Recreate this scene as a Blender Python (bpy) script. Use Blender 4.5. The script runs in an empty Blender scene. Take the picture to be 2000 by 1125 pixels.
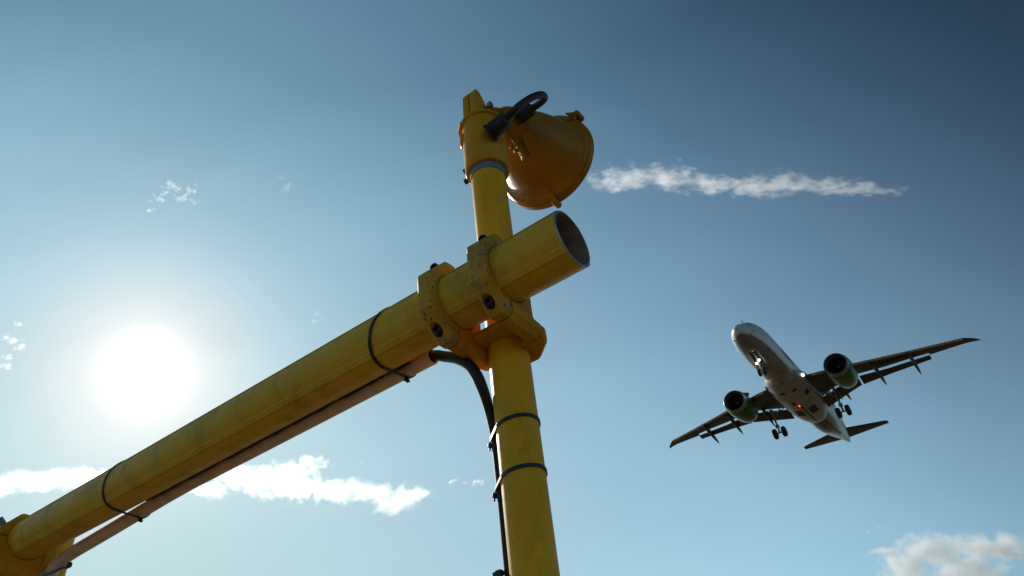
import bpy, bmesh, math, random
from mathutils import Vector, Matrix
random.seed(7)
PI = math.pi
S = bpy.context.scene
C = S.collection

# ------------------------------------------------------------------ camera
CAMROT = Matrix(((0.991797397982078, 0.12781987856346566, 0.0),
                 (0.07812319900714533, -0.6061841582712106, -0.791478067944977),
                 (-0.10116663053037339, 0.7849858883477105, -0.6111975686814259)))
# the rows above map camera axes to the world
CAMPOS = Vector((0, 0, 1.6))
FPX = 1456.0
cam = bpy.data.cameras.new('camera')
cam_o = bpy.data.objects.new('camera', cam)
C.objects.link(cam_o)
cam_o.matrix_world = Matrix.Translation(CAMPOS) @ CAMROT.to_4x4()
cam.sensor_width = 36
cam.lens = FPX / 2000 * 36
cam.clip_start = 0.05
cam.clip_end = 60000
S.camera = cam_o

# ------------------------------------------------------------------ sun and sky
SUN = Vector((-0.44773879, 0.73306066, 0.51200786)).normalized()
sun = bpy.data.lights.new('sun', 'SUN')
sun.energy = 5.0
sun.angle = math.radians(0.5)
sun.color = (1.0, 0.93, 0.84)
sun_o = bpy.data.objects.new('sun', sun)
C.objects.link(sun_o)
sun_o.rotation_euler = SUN.to_track_quat('Z', 'Y').to_euler()

world = bpy.data.worlds.new('World')
S.world = world
world.use_nodes = True
nt = world.node_tree
nt.nodes.clear()
N = nt.nodes.new
L = nt.links.new
w_out = N('ShaderNodeOutputWorld')
w_bg = N('ShaderNodeBackground')
w_bg.inputs[1].default_value = 0.1
sky = N('ShaderNodeTexSky')
sky.sky_type = 'NISHITA'
sky.sun_disc = False
sky.sun_elevation = math.asin(SUN.z)
sky.sun_rotation = math.atan2(SUN.x, SUN.y)


def wmath(op, a, b=None, c=None, clamp=False):
    n = N('ShaderNodeMath')
    n.operation = op
    n.use_clamp = clamp
    for i, v in enumerate((a, b, c)):
        if v is None:
            continue
        if isinstance(v, (int, float)):
            n.inputs[i].default_value = v
        else:
            L(v, n.inputs[i])
    return n.outputs[0]


def wvec(op, a, b=None, scale=None):
    n = N('ShaderNodeVectorMath')
    n.operation = op
    for i, v in enumerate((a, b)):
        if v is None:
            continue
        if isinstance(v, (tuple, Vector)):
            n.inputs[i].default_value = v
        else:
            L(v, n.inputs[i])
    if scale is not None:
        L(scale, n.inputs['Scale'])
    return n


# the clear sky darkens away from the sun and toward the zenith (polarised, deep-graded sky),
# and brightens into an aureole round the sun: all of it depends on the direction in the world only
tc = N('ShaderNodeTexCoord')
direction = tc.outputs['Generated']
sep = N('ShaderNodeSeparateXYZ')
L(direction, sep.inputs[0])
u = wmath('MINIMUM', wmath('MAXIMUM', sep.outputs[2], 0.22), 0.8)
vraw = wvec('DOT_PRODUCT', direction, tuple(SUN)).outputs['Value']
v = wmath('MAXIMUM', vraw, 0.45)
COEF = [(-2.1583, -1.6959, -1.4602), (-4.5321, -5.0522, -4.4421), (5.7417, 5.8142, 5.2814),
        (-4.9454, -5.1743, -4.9169), (-3.3846, -2.6619, -2.6534), (7.4015, 7.6138, 7.2915)]
terms = [None, u, v, wmath('MULTIPLY', v, v), wmath('MULTIPLY', u, u), wmath('MULTIPLY', u, v)]
acc = None
for cf, t in zip(COEF, terms):
    if t is None:
        acc = wvec('ADD', cf, (0.0, 0.0, 0.0)).outputs[0]
    else:
        acc = wvec('ADD', acc, wvec('SCALE', cf, scale=t).outputs[0]).outputs[0]
se = N('ShaderNodeSeparateXYZ')
L(acc, se.inputs[0])
co = N('ShaderNodeCombineXYZ')
for i in range(3):
    L(wmath('EXPONENT', se.outputs[i]), co.inputs[i])
gam = N('ShaderNodeGamma')
gam.inputs[1].default_value = 0.35
sc = wvec('MULTIPLY', sky.outputs[0], (0.1, 0.1, 0.1))
L(sc.outputs[0], gam.inputs[0])
base_sky = wvec('MULTIPLY', co.outputs[0], gam.outputs[0]).outputs[0]
one_m = wmath('SUBTRACT', 1.0, vraw)


def halo(width, color):
    e = wmath('EXPONENT', wmath('MULTIPLY', one_m, -1.0 / width))
    return wvec('SCALE', color, scale=e).outputs[0]


h1 = halo(0.0006, (1.2, 1.0, 1.0))
h2 = halo(0.0058, (0.40, 0.18, 0.10))
h3 = halo(0.012, (0.06, 0.02, 0.01))
tot = wvec('ADD', base_sky, wvec('ADD', h1, wvec('ADD', h2, h3).outputs[0]).outputs[0]).outputs[0]
# thin uneven high haze, stretched along one direction of the sky
mpw = N('ShaderNodeMapping')
mpw.inputs['Rotation'].default_value = (0.3, 0.2, 0.9)
mpw.inputs['Scale'].default_value = (1.2, 5.0, 3.0)
L(direction, mpw.inputs[0])
nzw = N('ShaderNodeTexNoise')
nzw.inputs['Scale'].default_value = 1.6
nzw.inputs['Detail'].default_value = 5
nzw.inputs['Roughness'].default_value = .55
L(mpw.outputs[0], nzw.inputs['Vector'])
hz = wmath('MULTIPLY_ADD', nzw.outputs['Fac'], .22, .89)
tot = wvec('SCALE', tot, scale=hz).outputs[0]
fin = wvec('MULTIPLY', tot, (9.45, 10.0, 10.05)).outputs[0]
L(fin, w_bg.inputs[0])
L(w_bg.outputs[0], w_out.inputs[0])

S.view_settings.view_transform = 'Standard'
S.view_settings.look = 'None'
S.view_settings.exposure = 0
S.view_settings.gamma = 1
S.render.engine = 'CYCLES'
S.cycles.use_denoising = True
S.cycles.volume_bounces = 10
S.cycles.max_bounces = 8
S.cycles.volume_max_steps = 256

# ------------------------------------------------------------------ local frame of the light bar
XL = Vector((.84531507, -.53426813, 0))
YL = Vector((.53426813, .84531507, 0))
ZL = Vector((0, 0, 1))
O = Vector((-0.01962856, 1.07095995, 2.36144))
FRAME = Matrix.Translation(O) @ Matrix((XL, YL, ZL)).transposed().to_4x4()
BARY = -0.095          # bar axis in front of the mast axis


# ------------------------------------------------------------------ materials
def new_mat(name):
    m = bpy.data.materials.new(name)
    m.use_nodes = True
    t = m.node_tree
    return m, t, t.nodes['Principled BSDF']


def mnode(t, typ, **kw):
    n = t.nodes.new(typ)
    for k, v in kw.items():
        setattr(n, k, v)
    return n


def noise(t, scale, detail=4, rough=.5, coord=None, vec_scale=None, dist=0):
    n = mnode(t, 'ShaderNodeTexNoise')
    n.inputs['Scale'].default_value = scale
    n.inputs['Detail'].default_value = detail
    n.inputs['Roughness'].default_value = rough
    n.inputs['Distortion'].default_value = dist
    c = mnode(t, 'ShaderNodeTexCoord').outputs['Object'] if coord is None else coord
    if vec_scale:
        mp = mnode(t, 'ShaderNodeMapping')
        mp.inputs['Scale'].default_value = vec_scale
        t.links.new(c, mp.inputs[0])
        c = mp.outputs[0]
    t.links.new(c, n.inputs['Vector'])
    return n.outputs['Fac']


def ramp(t, fac, stops):
    r = mnode(t, 'ShaderNodeValToRGB')
    e = r.color_ramp.elements
    while len(e) < len(stops):
        e.new(.5)
    for el, (p, c) in zip(e, stops):
        el.position = p
        el.color = tuple(c) + (1,) if len(c) == 3 else c
    t.links.new(fac, r.inputs[0])
    return r.outputs[0]


def mix(t, fac, a, b, mode='MIX'):
    m = mnode(t, 'ShaderNodeMix', data_type='RGBA', blend_type=mode)
    for sock, v in ((m.inputs[0], fac), (m.inputs[6], a), (m.inputs[7], b)):
        if isinstance(v, (int, float)):
            sock.default_value = v
        elif isinstance(v, tuple):
            sock.default_value = v if len(v) == 4 else v + (1,)
        else:
            t.links.new(v, sock)
    return m.outputs[2]


def bump(t, bs, h, strength, dist=.001):
    b = mnode(t, 'ShaderNodeBump')
    b.inputs['Strength'].default_value = strength
    b.inputs['Distance'].default_value = dist
    t.links.new(h, b.inputs['Height'])
    t.links.new(b.outputs[0], bs.inputs['Normal'])


def yellow_paint(name, base, alt, worn=0.0, dust=0.25, rough=.45):
    m, t, b = new_mat(name)
    big = noise(t, 9, 5, .6)
    col = mix(t, ramp(t, big, [(.35, (0, 0, 0)), (.68, (1, 1, 1))]), base, alt)
    fine = noise(t, 420, 3, .7)
    col = mix(t, ramp(t, fine, [(.42, (0, 0, 0)), (.62, (dust, dust, dust))]), col, (.86, .60, .14))
    col = mix(t, ramp(t, noise(t, 610, 2, .6), [(.55, (0, 0, 0)), (.70, (.55, .55, .55))]), col, (.10, .06, .015))
    streak = noise(t, 14, 6, .7, vec_scale=(1, 1, .25))
    col = mix(t, ramp(t, streak, [(.52, (0, 0, 0)), (.8, (.45, .45, .45))]), col, (.19, .13, .05))
    chip = noise(t, 70, 6, .7, dist=.4)
    col = mix(t, ramp(t, chip, [(.69, (0, 0, 0)), (.705, (.8, .8, .8))]), col, (.30, .27, .22))
    grime = noise(t, 5.5, 7, .72, vec_scale=(1, 1, .5), dist=.8)
    col = mix(t, ramp(t, grime, [(.50, (0, 0, 0)), (.72, (.5, .5, .5))]), col, (.13, .085, .03))
    if worn:
        wn = noise(t, 38, 8, .75, dist=.6)
        col = mix(t, ramp(t, wn, [(.60 - worn * .12, (0, 0, 0)), (.64 - worn * .1, (1, 1, 1))]), col, (.40, .31, .16))
        pit = noise(t, 210, 2, .5)
        col = mix(t, ramp(t, pit, [(.635, (0, 0, 0)), (.675, (1, 1, 1))]), col, (.06, .04, .018))
    b.inputs['Specular IOR Level'].default_value = .18
    t.links.new(col, b.inputs['Base Color'])
    r = ramp(t, noise(t, 60, 4), [(.3, (rough - .08,) * 3), (.7, (rough + .14,) * 3)])
    t.links.new(r, b.inputs['Roughness'])
    bump(t, b, fine, .35 if not worn else .6, .0004 if not worn else .0009)
    return m


def plain(name, col, rough=.5, metal=0., var=.25, scale=40, spec=.5, bstr=.0):
    m, t, b = new_mat(name)
    n = noise(t, scale, 5, .6)
    lo = tuple(c * (1 - var) for c in col)
    hi = tuple(min(1, c * (1 + var)) for c in col)
    t.links.new(ramp(t, n, [(.3, lo), (.7, hi)]), b.inputs['Base Color'])
    b.inputs['Roughness'].default_value = rough
    b.inputs['Metallic'].default_value = metal
    b.inputs['Specular IOR Level'].default_value = spec
    if bstr:
        bump(t, b, noise(t, scale * 6, 3), bstr, .0005)
    return m


Y_BAR = yellow_paint('yellow_bar_paint', (.86, .50, .014), (.76, .42, .012), dust=.45)
Y_MAST = yellow_paint('yellow_mast_paint', (.95, .50, .006), (.84, .42, .006), dust=.22)
Y_CLAMP = yellow_paint('yellow_cast_paint', (.74, .36, .010), (.62, .28, .010), dust=.12, rough=.5)
Y_WORN = yellow_paint('worn_cast_paint', (.70, .35, .015), (.55, .26, .02), worn=.55, dust=.3, rough=.55)
Y_LAMP = yellow_paint('orange_lamp_paint', (.42, .185, .003), (.34, .145, .003), dust=.04, rough=.3)
CONDUIT_M = plain('pinkish_pipe_paint', (.82, .60, .50), .5, 0, .2, 25)
BLACK = plain('black_plastic', (.018, .017, .017), .38, 0, .3, 60)
RUBBER = plain('black_rubber', (.012, .011, .012), .55, 0, .3, 120, bstr=.3)
STEEL = plain('dull_steel', (.30, .31, .33), .42, .9, .3, 90)
DARKSTEEL = plain('dark_bolt_steel', (.05, .048, .05), .38, .8, .4, 90)
CUTMETAL = plain('cut_aluminium', (.34, .40, .43), .38, .85, .25, 160)
PIPEIN = plain('pipe_inside', (.34, .27, .24), .6, .2, .3, 50)
TAPE = plain('blue_grey_tape', (.16, .23, .31), .6, 0, .2, 80)
LATCHM = plain('brass_latch', (.22, .17, .06), .35, .8, .3, 90)
GLASS = plain('lens_glass', (.35, .38, .40), .06, .1, .1, 20)
CONCRETE = plain('concrete', (.34, .33, .30), .9, 0, .25, 8, bstr=.4)


# ------------------------------------------------------------------ mesh helpers
def mkobj(name, me, m, parent=None, smooth=True, angle=32):
    o = bpy.data.objects.new(name, me)
    C.objects.link(o)
    if parent is not None:
        o.parent = parent
    for mm in (m if isinstance(m, (list, tuple)) else [m]):
        me.materials.append(mm)
    if smooth:
        me.polygons.foreach_set('use_smooth', [True] * len(me.polygons))
        me.set_sharp_from_angle(angle=math.radians(angle))
    return o


def from_bm(name, bm, m, parent=None, smooth=True, angle=32, recalc=True):
    if recalc:
        bmesh.ops.recalc_face_normals(bm, faces=bm.faces)
    me = bpy.data.meshes.new(name)
    bm.to_mesh(me)
    bm.free()
    return mkobj(name, me, m, parent, smooth, angle)


def thing(name, label, cat, mat=None, group=None):
    o = bpy.data.objects.new(name, None)
    o.empty_display_size = .1
    C.objects.link(o)
    if mat is not None:
        o.matrix_world = mat
    o['label'] = label
    o['category'] = cat
    if group:
        o['group'] = group
    return o


def tag(o, label, cat, group=None, mat=None):
    o['label'] = label
    o['category'] = cat
    if group:
        o['group'] = group
    if mat is not None:
        o.matrix_world = mat
    return o


def frame_of(d):
    d = Vector(d).normalized()
    a = d.cross(Vector((0, 0, 1)))
    if a.length < 1e-4:
        a = Vector((1, 0, 0))
    a.normalize()
    return a, d.cross(a).normalized(), d


def add_lathe(bm, prof, origin, axis, seg=48, mat=0):
    """prof: list of (t along axis, radius); closes ends when radius is 0"""
    a, b, d = frame_of(axis)
    origin = Vector(origin)
    rings = []
    for t, r in prof:
        if r < 1e-7:
            rings.append([bm.verts.new(origin + d * t)])
        else:
            rings.append([bm.verts.new(origin + d * t + (a * math.cos(q) + b * math.sin(q)) * r)
                          for q in (2 * PI * i / seg for i in range(seg))])
    for r0, r1 in zip(rings, rings[1:]):
        for i in range(seg):
            j = (i + 1) % seg
            vs = [r0[i % len(r0)], r0[j % len(r0)], r1[j % len(r1)], r1[i % len(r1)]]
            u_ = []
            for q in vs:
                if q not in u_:
                    u_.append(q)
            if len(u_) >= 3:
                f = bm.faces.new(u_)
                f.material_index = mat


def add_tube(bm, pts, r, seg=12, cap=True, flat=None, mat=0):
    """sweep; r scalar or list; flat=(normal, ry) gives a flattened strap"""
    pts = [Vector(p) for p in pts]
    n = len(pts)
    rings = []
    prev = None
    for i, p in enumerate(pts):
        d = (pts[min(i + 1, n - 1)] - pts[max(i - 1, 0)]).normalized()
        if prev is None:
            a, b, _ = frame_of(d)
        else:
            a = (prev - d * prev.dot(d)).normalized()
            b = d.cross(a).normalized()
        prev = a
        rr = r[i] if isinstance(r, (list, tuple)) else r
        rings.append([bm.verts.new(p + (a * math.cos(q) + b * math.sin(q)) * rr)
                      for q in (2 * PI * k / seg for k in range(seg))])
    for r0, r1 in zip(rings, rings[1:]):
        for i in range(seg):
            j = (i + 1) % seg
            bm.faces.new([r0[i], r0[j], r1[j], r1[i]]).material_index = mat
    if cap:
        bm.faces.new(rings[0][::-1]).material_index = mat
        bm.faces.new(rings[-1]).material_index = mat


def add_prism(bm, poly, axis, lo, hi, mat=0):
    """poly in the other two axes (in cyclic xyz order of the remaining axes)"""
    def P(a, b, t):
        return {0: (t, a, b), 1: (a, t, b), 2: (a, b, t)}[axis]
    v0 = [bm.verts.new(P(a, b, lo)) for a, b in poly]
    v1 = [bm.verts.new(P(a, b, hi)) for a, b in poly]
    n = len(poly)
    fs = [bm.faces.new(v0[::-1]), bm.faces.new(v1)]
    for i in range(n):
        j = (i + 1) % n
        fs.append(bm.faces.new([v0[i], v0[j], v1[j], v1[i]]))
    for f in fs:
        f.material_index = mat
    return v0 + v1


def add_box(bm, c, s, rot=None, mat=0):
    r = bmesh.ops.create_cube(bm, size=1)
    M = Matrix.Translation(Vector(c)) @ (rot.to_4x4() if rot else Matrix.Identity(4)) @ Matrix.Diagonal((*s, 1))
    bmesh.ops.transform(bm, matrix=M, verts=r['verts'])
    for v_ in r['verts']:
        for f in v_.link_faces:
            f.material_index = mat
    return r['verts']


def bevel_sharp(bm, w, seg=2, ang=25):
    bmesh.ops.recalc_face_normals(bm, faces=bm.faces)
    es = [e for e in bm.edges if len(e.link_faces) == 2 and e.calc_face_angle(0) > math.radians(ang)]
    bmesh.ops.bevel(bm, geom=es, offset=w, segments=seg, affect='EDGES', profile=.6, clamp_overlap=True)


def solid(bm):
    me = bpy.data.meshes.new('tmp')
    bmesh.ops.recalc_face_normals(bm, faces=bm.faces)
    bm.to_mesh(me)
    bm.free()
    return me


def boolean(me, cutters, op='DIFFERENCE'):
    """apply exact booleans and return a new mesh; every temporary object is removed again"""
    o = bpy.data.objects.new('tmp', me)
    C.objects.link(o)
    tmp = []
    for cme in cutters:
        c = bpy.data.objects.new('tmpc', cme)
        C.objects.link(c)
        tmp.append(c)
        md = o.modifiers.new('b', 'BOOLEAN')
        md.operation = op
        md.solver = 'EXACT'
        md.object = c
    dg = bpy.context.evaluated_depsgraph_get()
    out = bpy.data.meshes.new_from_object(o.evaluated_get(dg))
    for c in tmp + [o]:
        bpy.data.objects.remove(c)
    return out


def cyl_mesh(p, axis, r, length, seg=64):
    bm = bmesh.new()
    add_lathe(bm, [(-length / 2, 0), (-length / 2, r), (length / 2, r), (length / 2, 0)], p, axis, seg)
    return solid(bm)


def smooth_path(pts, n=8):
    pts = [Vector(p) for p in pts]
    out = []
    for i in range(len(pts) - 1):
        p0, p1, p2, p3 = pts[max(i - 1, 0)], pts[i], pts[i + 1], pts[min(i + 2, len(pts) - 1)]
        for k in range(n):
            t = k / n
            out.append(.5 * ((2 * p1) + (p2 - p0) * t + (2 * p0 - 5 * p1 + 4 * p2 - p3) * t * t
                             + (3 * p1 - p0 - 3 * p2 + p3) * t ** 3))
    out.append(pts[-1])
    return out


# ------------------------------------------------------------------ ground
bm = bmesh.new()
GR = [0, 3, 8, 20, 60, 200, 800, 3000, 12000, 40000]
prev = None
for r in GR:
    if r == 0:
        ring = [bm.verts.new((0, 0, 0))]
    else:
        ring = [bm.verts.new((r * math.cos(2 * PI * i / 48), r * math.sin(2 * PI * i / 48), 0)) for i in range(48)]
    if prev:
        for i in range(48):
            j = (i + 1) % 48
            q = [prev[i % len(prev)], ring[i], ring[j], prev[j % len(prev)]]
            if len(prev) == 1:
                q = [prev[0], ring[i], ring[j]]
            bm.faces.new(q)
    prev = ring
gm, gt, gb = new_mat('airfield_grass')
g1 = noise(gt, .6, 6, .6)
g2 = noise(gt, 30, 4, .7)
gc = mix(gt, ramp(gt, g1, [(.35, (0, 0, 0)), (.65, (1, 1, 1))]), (.075, .045, .013), (.10, .062, .018))
gc = mix(gt, ramp(gt, g2, [(.35, (0, 0, 0)), (.75, (.7, .7, .7))]), gc, (.042, .034, .01))
gt.links.new(gc, gb.inputs['Base Color'])
gb.inputs['Roughness'].default_value = .95
bump(gt, gb, g2, .8, .04)
ground = from_bm('ground', bm, gm, smooth=False)
ground['kind'] = 'structure'

# ------------------------------------------------------------------ masts
def make_mast(top, label, xoff, yoff=0.0, low=-O.z + .02, r=.035):
    t = thing('lamp_mast', label, 'mast', FRAME @ Matrix.Translation((xoff, yoff, -O.z)), 'yellow masts carrying the crossbar')
    bm = bmesh.new()
    z0 = .02
    z1 = O.z + top
    add_lathe(bm, [(z0, 0), (z0, r), (z1 - .002, r), (z1, r - .002), (z1, 0)], (0, 0, 0), (0, 0, 1), 72)
    from_bm('pole', bm, Y_MAST, t)
    bm = bmesh.new()
    add_box(bm, (0, 0, .012), (.26, .26, .02))
    for a in range(4):
        q = PI / 4 + a * PI / 2
        add_lathe(bm, [(0, 0), (0, .012), (.018, .012), (.018, 0)], (.15 * math.cos(q), .15 * math.sin(q), .022), (0, 0, 1), 6)
    from_bm('base_plate', bm, STEEL, t, angle=20)
    bm = bmesh.new()
    add_lathe(bm, [(-.3, 0), (-.3, .28), (.0, .28), (.002, 0)], (0, 0, 0), (0, 0, 1), 40)
    from_bm('footing', bm, CONCRETE, t)
    return t


make_mast(.40, 'upright yellow mast with the dish lamp on its top and black straps round it', 0)
make_mast(.10, 'yellow mast under the far left end of the crossbar', -1.46, -.005)

# ------------------------------------------------------------------ crossbar
def bar_profile(r=.0499, seg=96):
    out = []
    ribs = [(-134.4, -122.3), (-44.4, -32.3), (45.6, 57.7), (135.6, 147.7)]
    a = -180.0
    while a < 180:
        inside = any(s - 1e-6 <= a <= e + 1e-6 for s, e in ribs)
        if not inside:
            out.append((a, r))
        a += 360 / seg
    for s, e in ribs:
        rr = r / math.cos(math.radians(0))
        out.append((s, r))
        out.append((s + .5, r + .0008))
        out.append((s + 1.4, r + .0008))
        out.append((e, r / math.cos(math.radians(e - s)) + .0010))
        out.append((e + .5, r))
    out.sort()
    return [(q * math.cos(math.radians(t)), q * math.sin(math.radians(t))) for t, q in out]


RIBS = [(-134.4, -122.3), (-44.4, -32.3), (45.6, 57.7), (135.6, 147.7)]
prof = bar_profile()
Y_EDGE = plain('painted_rib_highlight', (.85, .72, .45), .4, 0, .2, 60)  # pale colour that paints a thin highlight along each rib
X0, X1 = -2.75, .206
bm = bmesh.new()
npf = len(prof)
xs = [X0, -1.8, -1.0, -.3, X1 - .0008, X1]
rings = []
for i, x in enumerate(xs):
    k = .985 if i == len(xs) - 1 else 1
    rings.append([bm.verts.new((x, BARY + p[0] * k, p[1] * k)) for p in prof])
for r0, r1 in zip(rings, rings[1:]):
    for i in range(npf):
        j = (i + 1) % npf
        bm.faces.new([r0[i], r0[j], r1[j], r1[i]])
inner = [bm.verts.new((X1, BARY + .0455 * math.cos(math.atan2(p[1], p[0])), .0455 * math.sin(math.atan2(p[1], p[0])))) for p in prof]
inner2 = [bm.verts.new((X0, w_.co.y, w_.co.z)) for w_ in inner]
for i in range(npf):
    j = (i + 1) % npf
    bm.faces.new([rings[-1][i], rings[-1][j], inner[j], inner[i]]).material_index = 1
    bm.faces.new([inner[i], inner[j], inner2[j], inner2[i]]).material_index = 2
    bm.faces.new([rings[0][j], rings[0][i], inner2[i], inner2[j]]).material_index = 1
for f in bm.faces:
    if f.material_index == 0 and all(v_.co.x > .2 for v_ in f.verts):
        f.material_index = 1
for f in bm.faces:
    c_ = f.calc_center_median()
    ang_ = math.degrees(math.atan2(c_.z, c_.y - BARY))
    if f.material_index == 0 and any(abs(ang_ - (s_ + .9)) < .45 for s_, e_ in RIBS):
        f.material_index = 3  # narrow strip carrying the painted rib highlight
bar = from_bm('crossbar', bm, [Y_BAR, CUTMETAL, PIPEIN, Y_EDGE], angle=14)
tag(bar, 'long thick yellow ribbed pipe clamped across the mast, its open end cut bare', 'pipe', mat=FRAME)

# ------------------------------------------------------------------ clamp bracket on the mast
CLH = .083


def arm_poly():
    # Y, Z outline of one arm: joins the seam at the bar axis to the rear seam
    y0, y1, y2 = BARY + .0017, -.036, -.0145
    return [(y0, -CLH), (y2, -CLH), (y2, -.060), (y1 + .002, -.058), (y1, -.054), (y1, .054), (y1 + .002, .058),
            (y2, .060), (y2, CLH), (y0, CLH)]


def cap_poly(sgn=1):
    y0 = BARY - .0017
    f = BARY - .066
    return [(y0, CLH), (y0 - .017, CLH), (f, .034), (f, -.038), (y0 - .017, -CLH), (y0, -CLH)]


def chamfer_x(bm, w):
    bevel_sharp(bm, w, 1, 60)


def arm_mesh(xa, xb):
    bm = bmesh.new()
    add_prism(bm, arm_poly(), 0, xa, xb)
    bmesh.ops.recalc_face_normals(bm, faces=bm.faces)
    es = [e for e in bm.edges if abs(e.verts[0].co.z - e.verts[1].co.z) < 1e-6 and abs(abs(e.verts[0].co.z) - CLH) < 1e-5
          and abs(e.verts[0].co.x - e.verts[1].co.x) < 1e-6]
    bmesh.ops.bevel(bm, geom=es, offset=.0105, segments=1, affect='EDGES')
    me = solid(bm)
    return boolean(me, [cyl_mesh((0, BARY, 0), (1, 0, 0), .0520, 1, 96), cyl_mesh((0, 0, 0), (0, 0, 1), .0353, 1, 96)])


def cap_mesh(xa, xb, bolts=True):
    bm = bmesh.new()
    add_prism(bm, cap_poly(), 0, xa, xb)
    bmesh.ops.recalc_face_normals(bm, faces=bm.faces)
    ys = BARY - .0017

    def inplane(e):
        return abs(e.verts[0].co.x - e.verts[1].co.x) < 1e-6 and not (abs(e.verts[0].co.y - ys) < 1e-5 and abs(e.verts[1].co.y - ys) < 1e-5)
    es = [e for e in bm.edges if inplane(e)]
    bmesh.ops.bevel(bm, geom=es, offset=.0075, segments=1, affect='EDGES')
    bevel_sharp(bm, .0008, 2, 20)
    me = solid(bm)
    cuts = [cyl_mesh((0, BARY, 0), (1, 0, 0), .0520, 1, 96)]
    xm = (xa + xb) / 2
    if bolts:
        for s in (1, -1):
            cuts.append(cyl_mesh((xm, BARY - .047, s * .0655), (0, 1, 0), .0098, .05, 40))
    return boolean(me, cuts)


def make_bolt(x, y, z, axis, parent, r=.0082):
    bm = bmesh.new()
    # socket head: outer wall, rim, hexagonal recess
    add_lathe(bm, [(-.004, 0), (-.004, r), (.0065, r), (.0075, r - .001), (.0075, r * .55), (.003, r * .5), (.003, 0)],
              (x, y, z), axis, 30)
    o = from_bm('bolt', bm, DARKSTEEL, parent, angle=30)
    return o


def make_bracket(label, offx=0.0):
    t = thing('clamp_bracket', label, 'bracket', FRAME @ Matrix.Translation((offx, 0, 0)))
    meshes = [arm_mesh(.042, .079), arm_mesh(-.065, -.028)]
    # top and bottom plates between the arms, cut round the mast
    for zs in (1, -1):
        bm = bmesh.new()
        lo, hi = sorted((zs * .0635, zs * .0505))
        add_prism(bm, [(-.032, -.062), (.046, -.062), (.046, -.0150), (-.032, -.0150)], 2, lo, hi)
        meshes.append(boolean(solid(bm), [cyl_mesh((0, 0, 0), (0, 0, 1), .0353, 1, 96)]))
    bm = bmesh.new()
    for me in meshes:
        bm.from_mesh(me)
    from_bm('bracket_body', bm, Y_CLAMP, t, angle=20)
    for xa, xb in ((.042, .079), (-.065, -.028)):
        me = cap_mesh(xa, xb)
        c = mkobj('clamp_cap', me, Y_WORN, t, True, 20)
        for s in (1, -1):
            make_bolt((xa + xb) / 2, BARY - .031, s * .0655, (0, -1, 0), c)
    for zs in (1, -1):
        bm = bmesh.new()
        lo, hi = sorted((zs * .056, zs * .081))
        plan = [(-.065, -.0130), (-.060, .006), (-.026, .046), (.034, .046), (.072, .012), (.079, -.004), (.079, -.0130)]
        add_prism(bm, plan, 2, lo, hi)
        bevel_sharp(bm, .006, 1, 20)
        me = boolean(solid(bm), [cyl_mesh((0, 0, 0), (0, 0, 1), .0353, 1, 96)])
        mkobj('rear_clamp', me, Y_CLAMP, t, True, 20)
    return t


make_bracket('chunky yellow double clamp gripping both crossbar and mast, pitted with worn paint')

# far left bracket: one deep saddle with a cap on the near top side
t = thing('clamp_bracket', 'yellow pipe clamp holding the far left end of the crossbar in the bottom left corner', 'bracket',
          FRAME)
XF = -1.412
bm = bmesh.new()
saddle = [(-.146, -.0035), (-.163, -.0035), (-.163, -.060), (-.150, -.0905), (-.062, -.0905), (-.050, -.076), (-.050, -.028), (-.050, .0)]
add_prism(bm, [(-.1465, -.0035), (-.166, -.0035), (-.166, -.066), (-.144, -.0895), (-.052, -.0895), (-.0435, -.0035)], 0, XF - .085, XF)
bevel_sharp(bm, .004, 1, 20)
me = boolean(solid(bm), [cyl_mesh((0, BARY, 0), (1, 0, 0), .0512, 4, 96)])
mkobj('bracket_body', me, Y_CLAMP, t, True, 20)
bm = bmesh.new()
add_prism(bm, [(-.0525, -.110), (-.0525, -.005), (-.022, -.005), (-.022, -.110)], 0, XF - .16, XF + .004)
bevel_sharp(bm, .003, 1, 20)
from_bm('back_plate', bm, Y_CLAMP, t, angle=20)
bm = bmesh.new()
add_prism(bm, [(-.166, -.0020), (-.168, .016), (-.126, .0595), (-.100, .058), (-.060, .054), (-.0435, .03), (-.0435, -.0020)], 0, XF - .085, XF)
bevel_sharp(bm, .004, 1, 20)
me = boolean(solid(bm), [cyl_mesh((0, BARY, 0), (1, 0, 0), .0512, 4, 96)])
cp = mkobj('clamp_cap', me, Y_CLAMP, t, True, 20)
bm = bmesh.new()
add_lathe(bm, [(-.01, 0), (-.01, .0085), (.011, .0085), (.0125, .007), (.0125, 0)], (XF - .03, -.158, .036), (0, -.72, .69), 6)
from_bm('bolt', bm, STEEL, cp, angle=20)

# ------------------------------------------------------------------ conduit pipe under the bar
thc = math.radians(-27)
cy, cz = BARY + .0662 * math.cos(thc), .0662 * math.sin(thc)
pts = [(-.138, cy, cz), (-.3, cy, cz), (-.6, cy, cz), (-.82, cy, cz), (-.92, -.0360, -.0325), (-1.0, -.0365, -.0375), (-1.1, -.0370, -.0440),
       (-1.2, -.0375, -.0495), (-1.3, -.037, -.0545), (-1.37, -.034, -.0630), (-1.42, -.026, -.082), (-1.48, -.012, -.12)]
path = smooth_path(pts, 8)
bm = bmesh.new()
add_tube(bm, path, .0155, 28, cap=False)
ring0 = [v_ for v_ in bm.verts][:28]
ins = [bm.verts.new(Vector(path[0]) + (v_.co - Vector(path[0])) * .82) for v_ in ring0]
ins2 = [bm.verts.new(i_.co + Vector((-.06, 0, 0))) for i_ in ins]
for i in range(28):
    j = (i + 1) % 28
    bm.faces.new([ring0[i], ring0[j], ins[j], ins[i]]).material_index = 1
    bm.faces.new([ins[i], ins[j], ins2[j], ins2[i]]).material_index = 2
bm.faces.new(ins2).material_index = 2
cnd = from_bm('conduit', bm, [CONDUIT_M, Y_BAR, PIPEIN], angle=40)
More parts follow.
